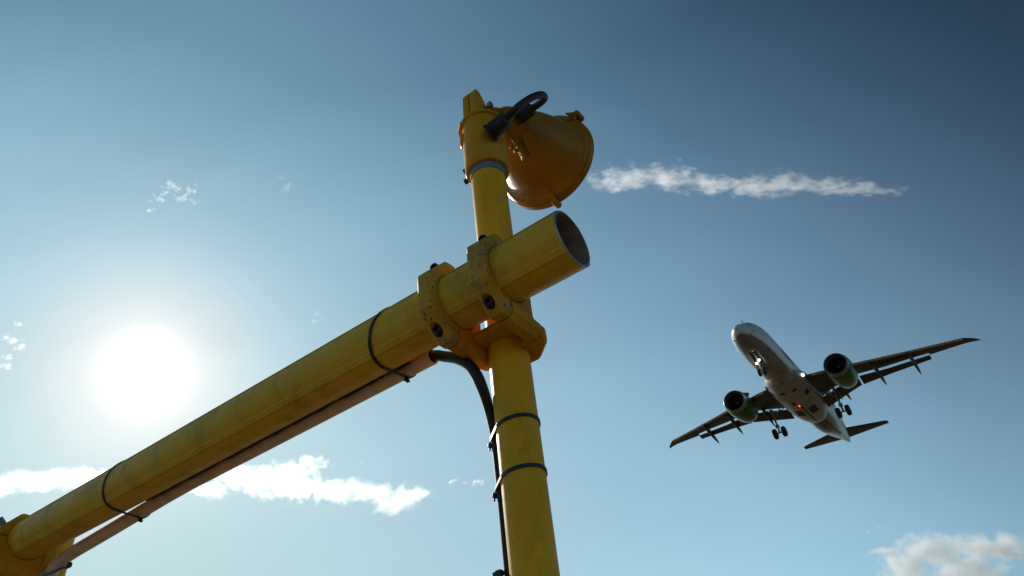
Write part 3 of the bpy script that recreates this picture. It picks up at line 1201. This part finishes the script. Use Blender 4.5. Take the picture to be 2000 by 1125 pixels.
WS = [(.6, 11.3, 18.35), (2.0, 12.45, 17.82), (3.4, 13.1, 17.3), (4.6, 13.72, 16.95), (5.8, 14.32, 16.95), (8.15, 15.72, 18.08), (10.68, 17.16, 18.95),
      (12.18, 18.02, 19.58), (12.30, 18.08, 20.05), (15.45, 19.79, 21.12), (16.1, 20.6, 21.48), (16.55, 21.3, 21.78), (16.8, 21.85, 22.0)]
WM = [(.25, -.2)]
for s in (1, -1):
    st = [(y, a, b, wz(y) + .08, 0) for y, a, b in WS]
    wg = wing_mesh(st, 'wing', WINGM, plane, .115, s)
    # slats along the leading edge
    for y0, y1 in ((2.4, 4.1), (6.0, 8.6), (8.65, 11.3), (11.35, 13.9), (13.95, 15.4)):
        def le(y):
            for i in range(len(WS) - 1):
                if WS[i][0] <= y <= WS[i + 1][0]:
                    k = (y - WS[i][0]) / (WS[i + 1][0] - WS[i][0])
                    return WS[i][1] + (WS[i + 1][1] - WS[i][1]) * k
        st = [(y, le(y) - .10, le(y) + .20, wz(y) + .02, .25) for y in (y0, y1)]
        wing_mesh(st, 'slat', EDGEM, plane, .30, s)
    # flaps
    fi = [(1.75, 17.95, 19.45, wz(1.75) - .28, .33), (3.1, 17.45, 18.95, wz(3.1) - .28, .33), (4.5, 17.10, 18.50, wz(4.5) - .26, .33), (5.66, 17.05, 18.28, wz(5.66) - .24, .33)]
    fo = [(5.82, 17.05, 18.32, wz(5.82) - .24, .33), (8.5, 18.36, 19.10, wz(8.5) - .20, .30), (12.2, 19.70, 20.28, wz(12.2) - .16, .3)]
    fo = [(5.82, 17.08, 18.34, wz(5.82) - .24, .33), (8.4, 18.30, 19.12, wz(8.4) - .2, .33), (12.22, 19.66, 20.28, wz(12.22) - .16, .33)]
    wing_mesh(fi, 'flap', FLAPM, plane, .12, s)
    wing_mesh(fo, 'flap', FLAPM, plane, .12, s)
    # flap track fairings
    for y, xa, xb in ((3.95, 15.9, 19.8), (7.50, 15.65, 20.15), (10.70, 17.0, 21.35)):
        bm = bmesh.new()
        r_ = []
        nn = 22
        for i in range(nn + 1):
            k = i / nn
            x = xa + (xb - xa) * k
            rr = (math.sin(PI * min(k / .9, 1) ** .75) ** .6 if k < .9 else 0.02) if 0 < k < 1 else .005
            rr = max(.02, (k * 2.6) ** .6 * (1 - k) ** .75 * .95) if 0 < k < 1 else .012
            zc = wz(y) - .20 - .10 * k - max(0, k - .42) * .95
            r_.append([bm.verts.new((x, s * (y + .12 * (k - .5) + .25 * rr * math.cos(a)), zc + .46 * rr * math.sin(a))) for a in (2 * PI * q / 14 for q in range(14))])
        for r0, r1 in zip(r_, r_[1:]):
            for q in range(14):
                bm.faces.new([r0[q], r0[(q + 1) % 14], r1[(q + 1) % 14], r1[q]])
        bm.faces.new(r_[0])
        bm.faces.new(r_[-1][::-1])
        from_bm('flap_fairing', bm, FLAPM, plane, angle=60)
    # tailplane
    st = [(.1, 31.9, 35.3, .86, 0), (4.65, 34.25, 35.42, 1.10, 0), (4.95, 34.62, 35.46, 1.12, 0)]
    wing_mesh(st, 'tailplane', WINGM, plane, .10, s)
    # landing light in the wing root
    bm = bmesh.new()
    add_box(bm, (11.72, s * 1.80, -.96), (.34, .22, .20))
    bevel_sharp(bm, .05, 3, 30)
    from_bm('landing_light', bm, LAMPW if s < 0 else GLASS, plane)

# fin
bm = bmesh.new()
af = airfoil(12, .10)
rings = []
for z, xl, xt in ((1.2, 27.6, 34.9), (2.2, 29.3, 35.0), (7.3, 33.6, 36.3), (7.5, 34.1, 36.35)):
    c = xt - xl
    rings.append([bm.verts.new((xl + c * x, c * t_, z)) for x, t_ in af] + [bm.verts.new((xl + c * x, -c * t_, z)) for x, t_ in reversed(af[1:-1])])
for r0, r1 in zip(rings, rings[1:]):
    n = len(r0)
    for i in range(n):
        bm.faces.new([r0[i], r0[(i + 1) % n], r1[(i + 1) % n], r1[i]])
bm.faces.new(rings[0])
bm.faces.new(rings[-1][::-1])
from_bm('fin', bm, GREEN, plane, angle=45)

# ---- engines
for s in (1, -1):
    EP = Vector((0, s * 4.98, -1.42))
    bm = bmesh.new()
    add_lathe(bm, [(11.10, 1.06), (11.25, 1.15), (11.7, 1.225), (12.4, 1.25), (13.2, 1.235), (14.0, 1.16), (14.6, 1.03), (14.9, .95), (14.88, .90), (14.2, .92)], EP, (1, 0, 0), 64)
    eng = from_bm('engine', bm, GREEN, plane, angle=40)
    bm = bmesh.new()
    add_lathe(bm, [(11.42, .905), (11.2, .915), (11.0, .945), (10.90, .99), (10.90, 1.03), (10.96, 1.075), (11.12, 1.115), (11.3, 1.165)], EP, (1, 0, 0), 64)
    from_bm('inlet_lip', bm, LIP, eng, angle=60)
    bm = bmesh.new()
    add_lathe(bm, [(11.40, .903), (11.6, .905), (11.7, .91)], EP, (1, 0, 0), 64)
    add_lathe(bm, [(11.7, .91), (12.3, .93)], EP, (1, 0, 0), 64, 1)
    from_bm('inlet_liner', bm, [LINER, DARK], eng)
    bm = bmesh.new()
    add_lathe(bm, [(12.22, .925), (12.25, 0)], EP, (1, 0, 0), 48)
    for k in range(20):
        a = 2 * PI * k / 20
        rd = Vector((0, math.cos(a), math.sin(a)))
        tg = Vector((0, -math.sin(a), math.cos(a)))
        vs = []
        for r_ in (.25, .5, .75, .92):
            tw = .35 + .9 * r_
            wd = .10 + .07 * r_
            for q in (-1, 1):
                vs.append(bm.verts.new(EP + Vector((12.02 + q * wd * math.cos(tw) * .8, 0, 0)) + rd * r_ + tg * (q * wd * math.sin(tw))))
        for i in range(3):
            bm.faces.new([vs[2 * i], vs[2 * i + 1], vs[2 * i + 3], vs[2 * i + 2]])
    from_bm('fan', bm, plain('fan_titanium', (.045, .047, .05), .4, .7, .2, 5), eng, smooth=False, recalc=False)
    bm = bmesh.new()
    add_lathe(bm, [(11.66, 0), (11.70, .06), (11.85, .17), (12.05, .26), (12.15, .27)], EP, (1, 0, 0), 32)
    sp_ = [(EP + Vector((11.69 + .09 * k / 8, (.04 + .085 * k / 8) * math.cos(.5 + k * .38), (.04 + .085 * k / 8) * math.sin(.5 + k * .38)))) for k in range(9)]
    add_tube(bm, sp_, .018, 6, mat=1)
    from_bm('spinner', bm, [DARK, WHITE], eng)
    bm = bmesh.new()
    add_lathe(bm, [(14.2, .80), (15.0, .62), (15.5, .46), (15.5, .40), (15.1, .38)], EP, (1, 0, 0), 40)
    add_lathe(bm, [(14.8, .36), (15.4, .28), (16.0, .05), (16.05, 0)], EP, (1, 0, 0), 32)
    from_bm('exhaust_nozzle', bm, GEARM, eng)
    # strake on the inboard side
    bm = bmesh.new()
    a = math.radians(38)
    yy = -s * math.cos(a)
    rd = Vector((0, yy, math.sin(a)))
    p0 = EP + rd * 1.20
    v4 = [p0 + Vector((11.55, 0, 0)), p0 + Vector((12.7, 0, 0)), p0 + rd * .34 + Vector((12.6, 0, 0)), p0 + rd * .30 + Vector((12.15, 0, 0))]
    th_ = Vector((0, -rd.z, rd.y)) * .03
    q1 = [bm.verts.new(p + th_) for p in v4]
    q2 = [bm.verts.new(p - th_) for p in v4]
    bm.faces.new(q1)
    bm.faces.new(q2[::-1])
    for i in range(4):
        bm.faces.new([q1[i], q1[(i + 1) % 4], q2[(i + 1) % 4], q2[i]])
    from_bm('strake', bm, GREEN, eng)
    # pylon
    bm = bmesh.new()
    add_prism(bm, [(11.9, -.35), (13.4, .05), (16.4, -.55), (16.2, -1.0), (13.0, -.8)], 1, s * 4.98 - .17, s * 4.98 + .17)
    bevel_sharp(bm, .06, 2, 30)
    from_bm('pylon', bm, WHITE, plane)


def wheel(c, r, w_, par, name='wheel'):
    bm = bmesh.new()
    h = w_ / 2
    add_lathe(bm, [(-h * .7, r * .52), (-h * .95, r * .62), (-h, r * .80), (-h * .72, r * .96), (-h * .3, r), (h * .3, r), (h * .72, r * .96), (h, r * .80), (h * .95, r * .62), (h * .7, r * .52)], c, (0, 1, 0), 32)
    o = from_bm(name, bm, TYRE, par, angle=50)
    bm = bmesh.new()
    add_lathe(bm, [(-h * .7, r * .52), (-h * .35, r * .48), (-h * .3, r * .15), (-h * .55, r * .12), (-h * .55, 0)], c, (0, 1, 0), 24)
    add_lathe(bm, [(h * .7, r * .52), (h * .35, r * .48), (h * .3, r * .15), (h * .55, r * .12), (h * .55, 0)], c, (0, 1, 0), 24)
    from_bm('rim', bm, GEARM, o)


for s in (1, -1):
    gy = s * 3.22
    ax = Vector((17.45, gy, -3.28))
    bm = bmesh.new()
    add_tube(bm, [(16.9, gy, -.9), (17.15, gy, -1.9)], .15, 16)
    add_tube(bm, [(17.15, gy, -1.9), (17.36, gy, -2.75), ax], .10, 16)
    add_tube(bm, [(17.45, gy - .55, -3.28), (17.45, gy + .55, -3.28)], .075, 12)
    add_box(bm, (17.3, gy, -2.62), (.30, .34, .30))
    mg = from_bm('main_gear', bm, GEARM, plane, angle=40)
    for q in (-1, 1):
        wheel(Vector((17.45, gy + q * .46, -3.28)), .535, .40, mg)
    bm = bmesh.new()
    add_tube(bm, [(17.15, gy, -1.85), (16.6, s * 2.1, -.95)], .055, 10)
    add_tube(bm, [(17.0, gy, -1.35), (17.3, s * 2.0, -1.0)], .04, 10)
    add_tube(bm, [(17.12, gy, -2.2), (17.52, gy, -2.5), (17.45, gy, -3.1)], .04, 8)
    add_tube(bm, [(16.4, gy + s * .1, -1.0), (16.95, gy, -1.75)], .05, 8)
    from_bm('brace', bm, GEARM, mg, angle=40)
    bm = bmesh.new()
    add_box(bm, (17.0, gy + s * .36, -1.55), (.9, .04, 1.25))
    bevel_sharp(bm, .015, 1, 30)
    from_bm('gear_door', bm, WINGM, mg)

bm = bmesh.new()
NGX = 4.15
add_tube(bm, [(3.55, 0, -1.5), (3.85, 0, -2.3)], .10, 14)
add_tube(bm, [(3.85, 0, -2.3), (NGX, 0, -3.02)], .065, 14)
add_tube(bm, [(NGX, -.32, -3.02), (NGX, .32, -3.02)], .05, 10)
add_tube(bm, [(3.1, 0, -1.6), (3.8, 0, -2.2)], .04, 8)
ng = from_bm('nose_gear', bm, WHITE, plane, angle=40)
for q in (-1, 1):
    wheel(Vector((NGX, q * .25, -3.02)), .36, .22, ng)
for y, z, x in ((-.17, -2.12, 3.66), (.15, -2.30, 3.74)):
    bm = bmesh.new()
    add_lathe(bm, [(-.03, 0), (-.03, .10), (.08, .075), (.12, 0)], (x, y, z), (1, 0, -.1), 20)
    from_bm('landing_light', bm, LAMPW, ng)
for y in (-.16, .16):
    bm = bmesh.new()
    bmesh.ops.create_uvsphere(bm, u_segments=12, v_segments=8, radius=.055)
    bmesh.ops.transform(bm, matrix=Matrix.Translation((2.62, y, -1.60)), verts=bm.verts)
    from_bm('probe', bm, WHITE, fus)


# ---- lettering
def text_mesh(body, size, shear=0, offset=0.0):
    cu = bpy.data.curves.new('tmp', 'FONT')
    cu.body = body
    cu.size = size
    cu.shear = shear
    cu.offset = offset
    cu.resolution_u = 4
    o = bpy.data.objects.new('tmp', cu)
    C.objects.link(o)
    dg = bpy.context.evaluated_depsgraph_get()
    me = bpy.data.meshes.new_from_object(o.evaluated_get(dg))
    bpy.data.objects.remove(o)
    return me


me = text_mesh('widerøe', 1.0, 0, .012)
bm = bmesh.new()
bm.from_mesh(me)
bmesh.ops.triangulate(bm, faces=bm.faces)
for _ in range(3):
    bmesh.ops.subdivide_edges(bm, edges=[e for e in bm.edges if e.calc_length() > .10], cuts=1)
    bmesh.ops.triangulate(bm, faces=bm.faces)
wmax = max(v_.co.x for v_ in bm.verts)
for v_ in bm.verts:
    tx, ty = v_.co.x / wmax * 3.75, v_.co.y * 1.25
    a = ty / 1.6 - .10
    v_.co = Vector((7.35 + tx, -(1.505 + .012) * math.cos(a), (1.675 + .012) * math.sin(a)))
from_bm('lettering', bm, INK, fus, smooth=False)

me = text_mesh('LN-WEC', 1.0, .0, .02)
bm = bmesh.new()
bm.from_mesh(me)
wmax = max(v_.co.x for v_ in bm.verts)
P0 = Vector((17.10, -7.95, 0))
e1 = Vector((.52, -1, 0)).normalized()
e2 = Vector((-1, -.15, 0)).normalized()
for v_ in bm.verts:
    p = P0 + e1 * (v_.co.x / wmax * 2.6) + e2 * (v_.co.y / .72 * .78)
    c_ = 2.0
    v_.co = Vector((p.x, p.y, wz(-p.y) + .08 - .155))
r = bmesh.ops.extrude_face_region(bm, geom=bm.faces[:])
for g_ in r['geom']:
    if isinstance(g_, bmesh.types.BMVert):
        g_.co.z -= .03
from_bm('registration', bm, INKB, plane, smooth=False)

# ------------------------------------------------------------------ clouds: real volumes a few kilometres off
def px_dir(x, y):
    d = Vector(((x - 1000), -(y - 562.5), -FPX)).normalized()
    return CAMROT @ d


def make_cloud(label, cpx, dist, puffs, depth, dens, noise_scale, g=.45, erode=.55, group=None, name='cloud', thr=.30, nstretch=(1, 1, 1), seed=0.0, rot=0.0, soft=2.2):
    """puffs: (dx, dy, rx, ry) in photo pixels round the centre; turned into metres at this cloud's distance.
    The puffs are ellipsoids in the cloud's own space; their edges are eaten away by fractal noise."""
    c = px_dir(*cpx)
    pos = CAMPOS + c * dist
    right = (CAMROT @ Vector((1, 0, 0)))
    right = (right - c * right.dot(c)).normalized()
    up = right.cross(c).normalized()
    mat = Matrix.Translation(pos) @ Matrix((right, up, -c)).transposed().to_4x4()
    # metres per pixel near this direction
    k = dist / FPX * (-(CAMROT.transposed() @ c).z) ** 1.0
    offc = math.sqrt((cpx[0] - 1000) ** 2 + (cpx[1] - 562.5) ** 2 + FPX ** 2)
    k = dist / offc
    P = [(x * k, -y * k, rx * k, ry * k) for x, y, rx, ry in puffs]
    x0 = min(p[0] - p[2] for p in P)
    x1 = max(p[0] + p[2] for p in P)
    y0 = min(p[1] - p[3] for p in P)
    y1 = max(p[1] + p[3] for p in P)
    dz = depth * k
    m = bpy.data.materials.new('cloud_vapour')
    m.use_nodes = True
    t = m.node_tree
    t.nodes.clear()
    out = mnode(t, 'ShaderNodeOutputMaterial')
    vol = mnode(t, 'ShaderNodeVolumePrincipled')
    vol.inputs['Color'].default_value = (.985, .985, .985, 1)
    vol.inputs['Anisotropy'].default_value = g
    t.links.new(vol.outputs[0], out.inputs['Volume'])
    tc_ = mnode(t, 'ShaderNodeTexCoord').outputs['Object']
    # domain warp
    wn = mnode(t, 'ShaderNodeTexNoise')
    wn.inputs['Scale'].default_value = noise_scale * .45 / (100 * k)
    wn.inputs['Detail'].default_value = 1
    t.links.new(tc_, wn.inputs['Vector'])
    sub = mnode(t, 'ShaderNodeVectorMath', operation='SUBTRACT')
    t.links.new(wn.outputs['Color'], sub.inputs[0])
    sub.inputs[1].default_value = (.5, .5, .5)
    sc_ = mnode(t, 'ShaderNodeVectorMath', operation='SCALE')
    t.links.new(sub.outputs[0], sc_.inputs[0])
    sc_.inputs['Scale'].default_value = 34 * k
    wp = mnode(t, 'ShaderNodeVectorMath', operation='ADD')
    t.links.new(tc_, wp.inputs[0])
    t.links.new(sc_.outputs[0], wp.inputs[1])
    acc_ = None
    for x, y, rx, ry in P:
        mp = mnode(t, 'ShaderNodeVectorMath', operation='SUBTRACT')
        t.links.new(wp.outputs[0], mp.inputs[0])
        mp.inputs[1].default_value = (x, y, 0)
        md = mnode(t, 'ShaderNodeVectorMath', operation='MULTIPLY')
        t.links.new(mp.outputs[0], md.inputs[0])
        rz = min(dz * .5, max(ry, rx * .6) * 1.0)
        md.inputs[1].default_value = (1 / rx, 1 / ry, 1 / rz)
        ln = mnode(t, 'ShaderNodeVectorMath', operation='LENGTH')
        t.links.new(md.outputs[0], ln.inputs[0])
        iv = mnode(t, 'ShaderNodeMath', operation='SUBTRACT')
        iv.inputs[0].default_value = 1.0
        t.links.new(ln.outputs['Value'], iv.inputs[1])
        if acc_ is None:
            acc_ = iv.outputs[0]
        else:
            mx = mnode(t, 'ShaderNodeMath', operation='SMOOTH_MAX')
            mx.inputs[2].default_value = .25
            t.links.new(acc_, mx.inputs[0])
            t.links.new(iv.outputs[0], mx.inputs[1])
            acc_ = mx.outputs[0]
    mp = mnode(t, 'ShaderNodeMapping')
    mp.inputs['Scale'].default_value = nstretch
    mp.inputs['Rotation'].default_value = (0, 0, rot)
    mp.inputs['Location'].default_value = (seed, seed * .7, seed * 1.3)
    t.links.new(tc_, mp.inputs[0])
    fb = mnode(t, 'ShaderNodeTexNoise')
    fb.inputs['Scale'].default_value = noise_scale / (100 * k)
    fb.inputs['Detail'].default_value = 6
    fb.inputs['Roughness'].default_value = .68
    t.links.new(mp.outputs[0], fb.inputs['Vector'])
    # density = clamp((shape + erode*(noise-.5)*2 - thr) * soft)
    e = mnode(t, 'ShaderNodeMath', operation='MULTIPLY_ADD')
    t.links.new(fb.outputs['Fac'], e.inputs[0])
    e.inputs[1].default_value = erode * 4
    e.inputs[2].default_value = -erode * 2 - thr
    a_ = mnode(t, 'ShaderNodeMath', operation='ADD')
    t.links.new(acc_, a_.inputs[0])
    t.links.new(e.outputs[0], a_.inputs[1])
    b_ = mnode(t, 'ShaderNodeMath', operation='MULTIPLY', use_clamp=True)
    t.links.new(a_.outputs[0], b_.inputs[0])
    b_.inputs[1].default_value = soft
    d_ = mnode(t, 'ShaderNodeMath', operation='MULTIPLY')
    t.links.new(b_.outputs[0], d_.inputs[0])
    d_.inputs[1].default_value = dens / (100 * k)
    t.links.new(d_.outputs[0], vol.inputs['Density'])
    m.cycles.volume_step_rate = .22
    bm = bmesh.new()
    hx, hy = (x1 - x0) / 2 * 1.1, (y1 - y0) / 2 * 1.25
    bmesh.ops.create_cube(bm, size=2)
    bmesh.ops.transform(bm, matrix=Matrix.Translation(((x0 + x1) / 2, (y0 + y1) / 2, 0)) @ Matrix.Diagonal((hx, hy, dz * .55, 1)), verts=bm.verts)
    bmesh.ops.bevel(bm, geom=bm.edges[:], offset=min(hx, hy, dz * .5) * .45, segments=2, affect='EDGES')
    o = from_bm(name, bm, m, smooth=False)
    tag(o, label, 'cloud', group, mat)
    return o


make_cloud('bright white flat cloud low on the left, cut off by the yellow crossbar', (150, 935), 5200,
           [(-130, 12, 45, 24), (-70, 6, 75, 27), (10, 0, 95, 29), (90, -2, 100, 28), (160, 0, 70, 28)], 100, 2.4, 4.2, g=.6, seed=3.1, erode=.62, soft=1.5, thr=.26)
make_cloud('long ragged white cloud below the crossbar, between it and the mast', (620, 945), 5200,
           [(-190, 6, 60, 20), (-110, -10, 85, 34), (-50, -22, 60, 28), (-20, -38, 30, 18), (-40, 8, 90, 28), (40, 12, 90, 28), (110, 18, 80, 24),
            (150, 34, 60, 24), (185, 22, 55, 17), (0, -40, 28, 14)], 100, 2.2, 5.0, g=.6, seed=11.7, erode=.72, soft=1.5, thr=.26)
make_cloud('thin streaky white cloud right of the dish lamp', (1450, 358), 6500,
           [(-262, -2, 60, 30), (-215, -12, 85, 34), (-140, -14, 90, 34), (-60, 2, 100, 26), (20, 8, 90, 28), (70, 0, 90, 32), (140, 4, 90, 22), (210, 14, 80, 14), (272, 12, 42, 10)], 90, 2.3, 4.4,
           g=.5, erode=.74, nstretch=(.75, 1.5, 1), rot=.35, seed=5.2, soft=1.5, thr=.34)
make_cloud('broad white cloud in the bottom right corner', (1860, 1095), 6000,
           [(-85, 10, 55, 44), (-30, -18, 85, 42), (40, -24, 80, 34), (95, -26, 70, 26), (20, 20, 90, 40), (-20, 45, 80, 30), (130, -6, 70, 14), (-115, -16, 40, 12)], 80, 5.0, 3.6,
           g=.35, erode=.55, seed=8.8, soft=1.5, thr=.22)
make_cloud('small wispy curl of cloud high above the sun', (350, 378), 5600,
           [(-10, -14, 26, 12), (18, -8, 24, 16), (5, 10, 26, 10), (-40, 12, 22, 8), (30, 14, 20, 8), (-25, -2, 16, 12)], 40, 2.4, 9.5, erode=.95, seed=21.0, thr=.55)
make_cloud('tiny cloud scrap left of the wispy curl', (293, 410), 5600, [(0, 0, 12, 7)], 16, 4, 12, erode=.6, seed=2.0, thr=.35)
make_cloud('little broken cloud at the left picture edge beside the sun', (28, 672), 5600,
           [(4, -38, 16, 9), (0, -10, 26, 12), (12, 8, 18, 12), (-18, 40, 22, 10), (-10, 22, 16, 8)], 40, 3.5, 8.5, erode=.7, seed=31.0, thr=.45)
make_cloud('faint pair of cloud wisps just left of the mast', (912, 941), 5600,
           [(-28, -2, 16, 6), (22, 1, 24, 8), (-4, 0, 16, 4)], 24, 5, 9.0, erode=.8, seed=17.0, thr=.45)
make_cloud('tiny cloud scrap above the bottom right cloud', (1702, 1036), 5600, [(-8, 3, 12, 7), (9, -4, 11, 6)], 20, 5, 9.0, erode=.6, seed=4.0, thr=.3)
make_cloud('faint hooked wisp of cloud above the crossbar', (548, 360), 5600,
           [(4, -14, 18, 6), (13, 4, 8, 18), (-18, -2, 14, 5)], 24, .7, 8.0, erode=.8, seed=13.0, thr=.4)
make_cloud('faint cloud scrap over the middle of the crossbar', (614, 620), 5600, [(2, -8, 9, 9), (2, 8, 14, 8)], 20, 1.0, 8.0, erode=.7, seed=9.0, thr=.35)
make_cloud('small detached scraps of cloud above the long ragged cloud', (640, 905), 5300, [(-8, 6, 22, 9), (60, -3, 10, 5), (-30, -8, 14, 6)], 24, 6, 9.0, erode=.7, seed=29.0, thr=.4)
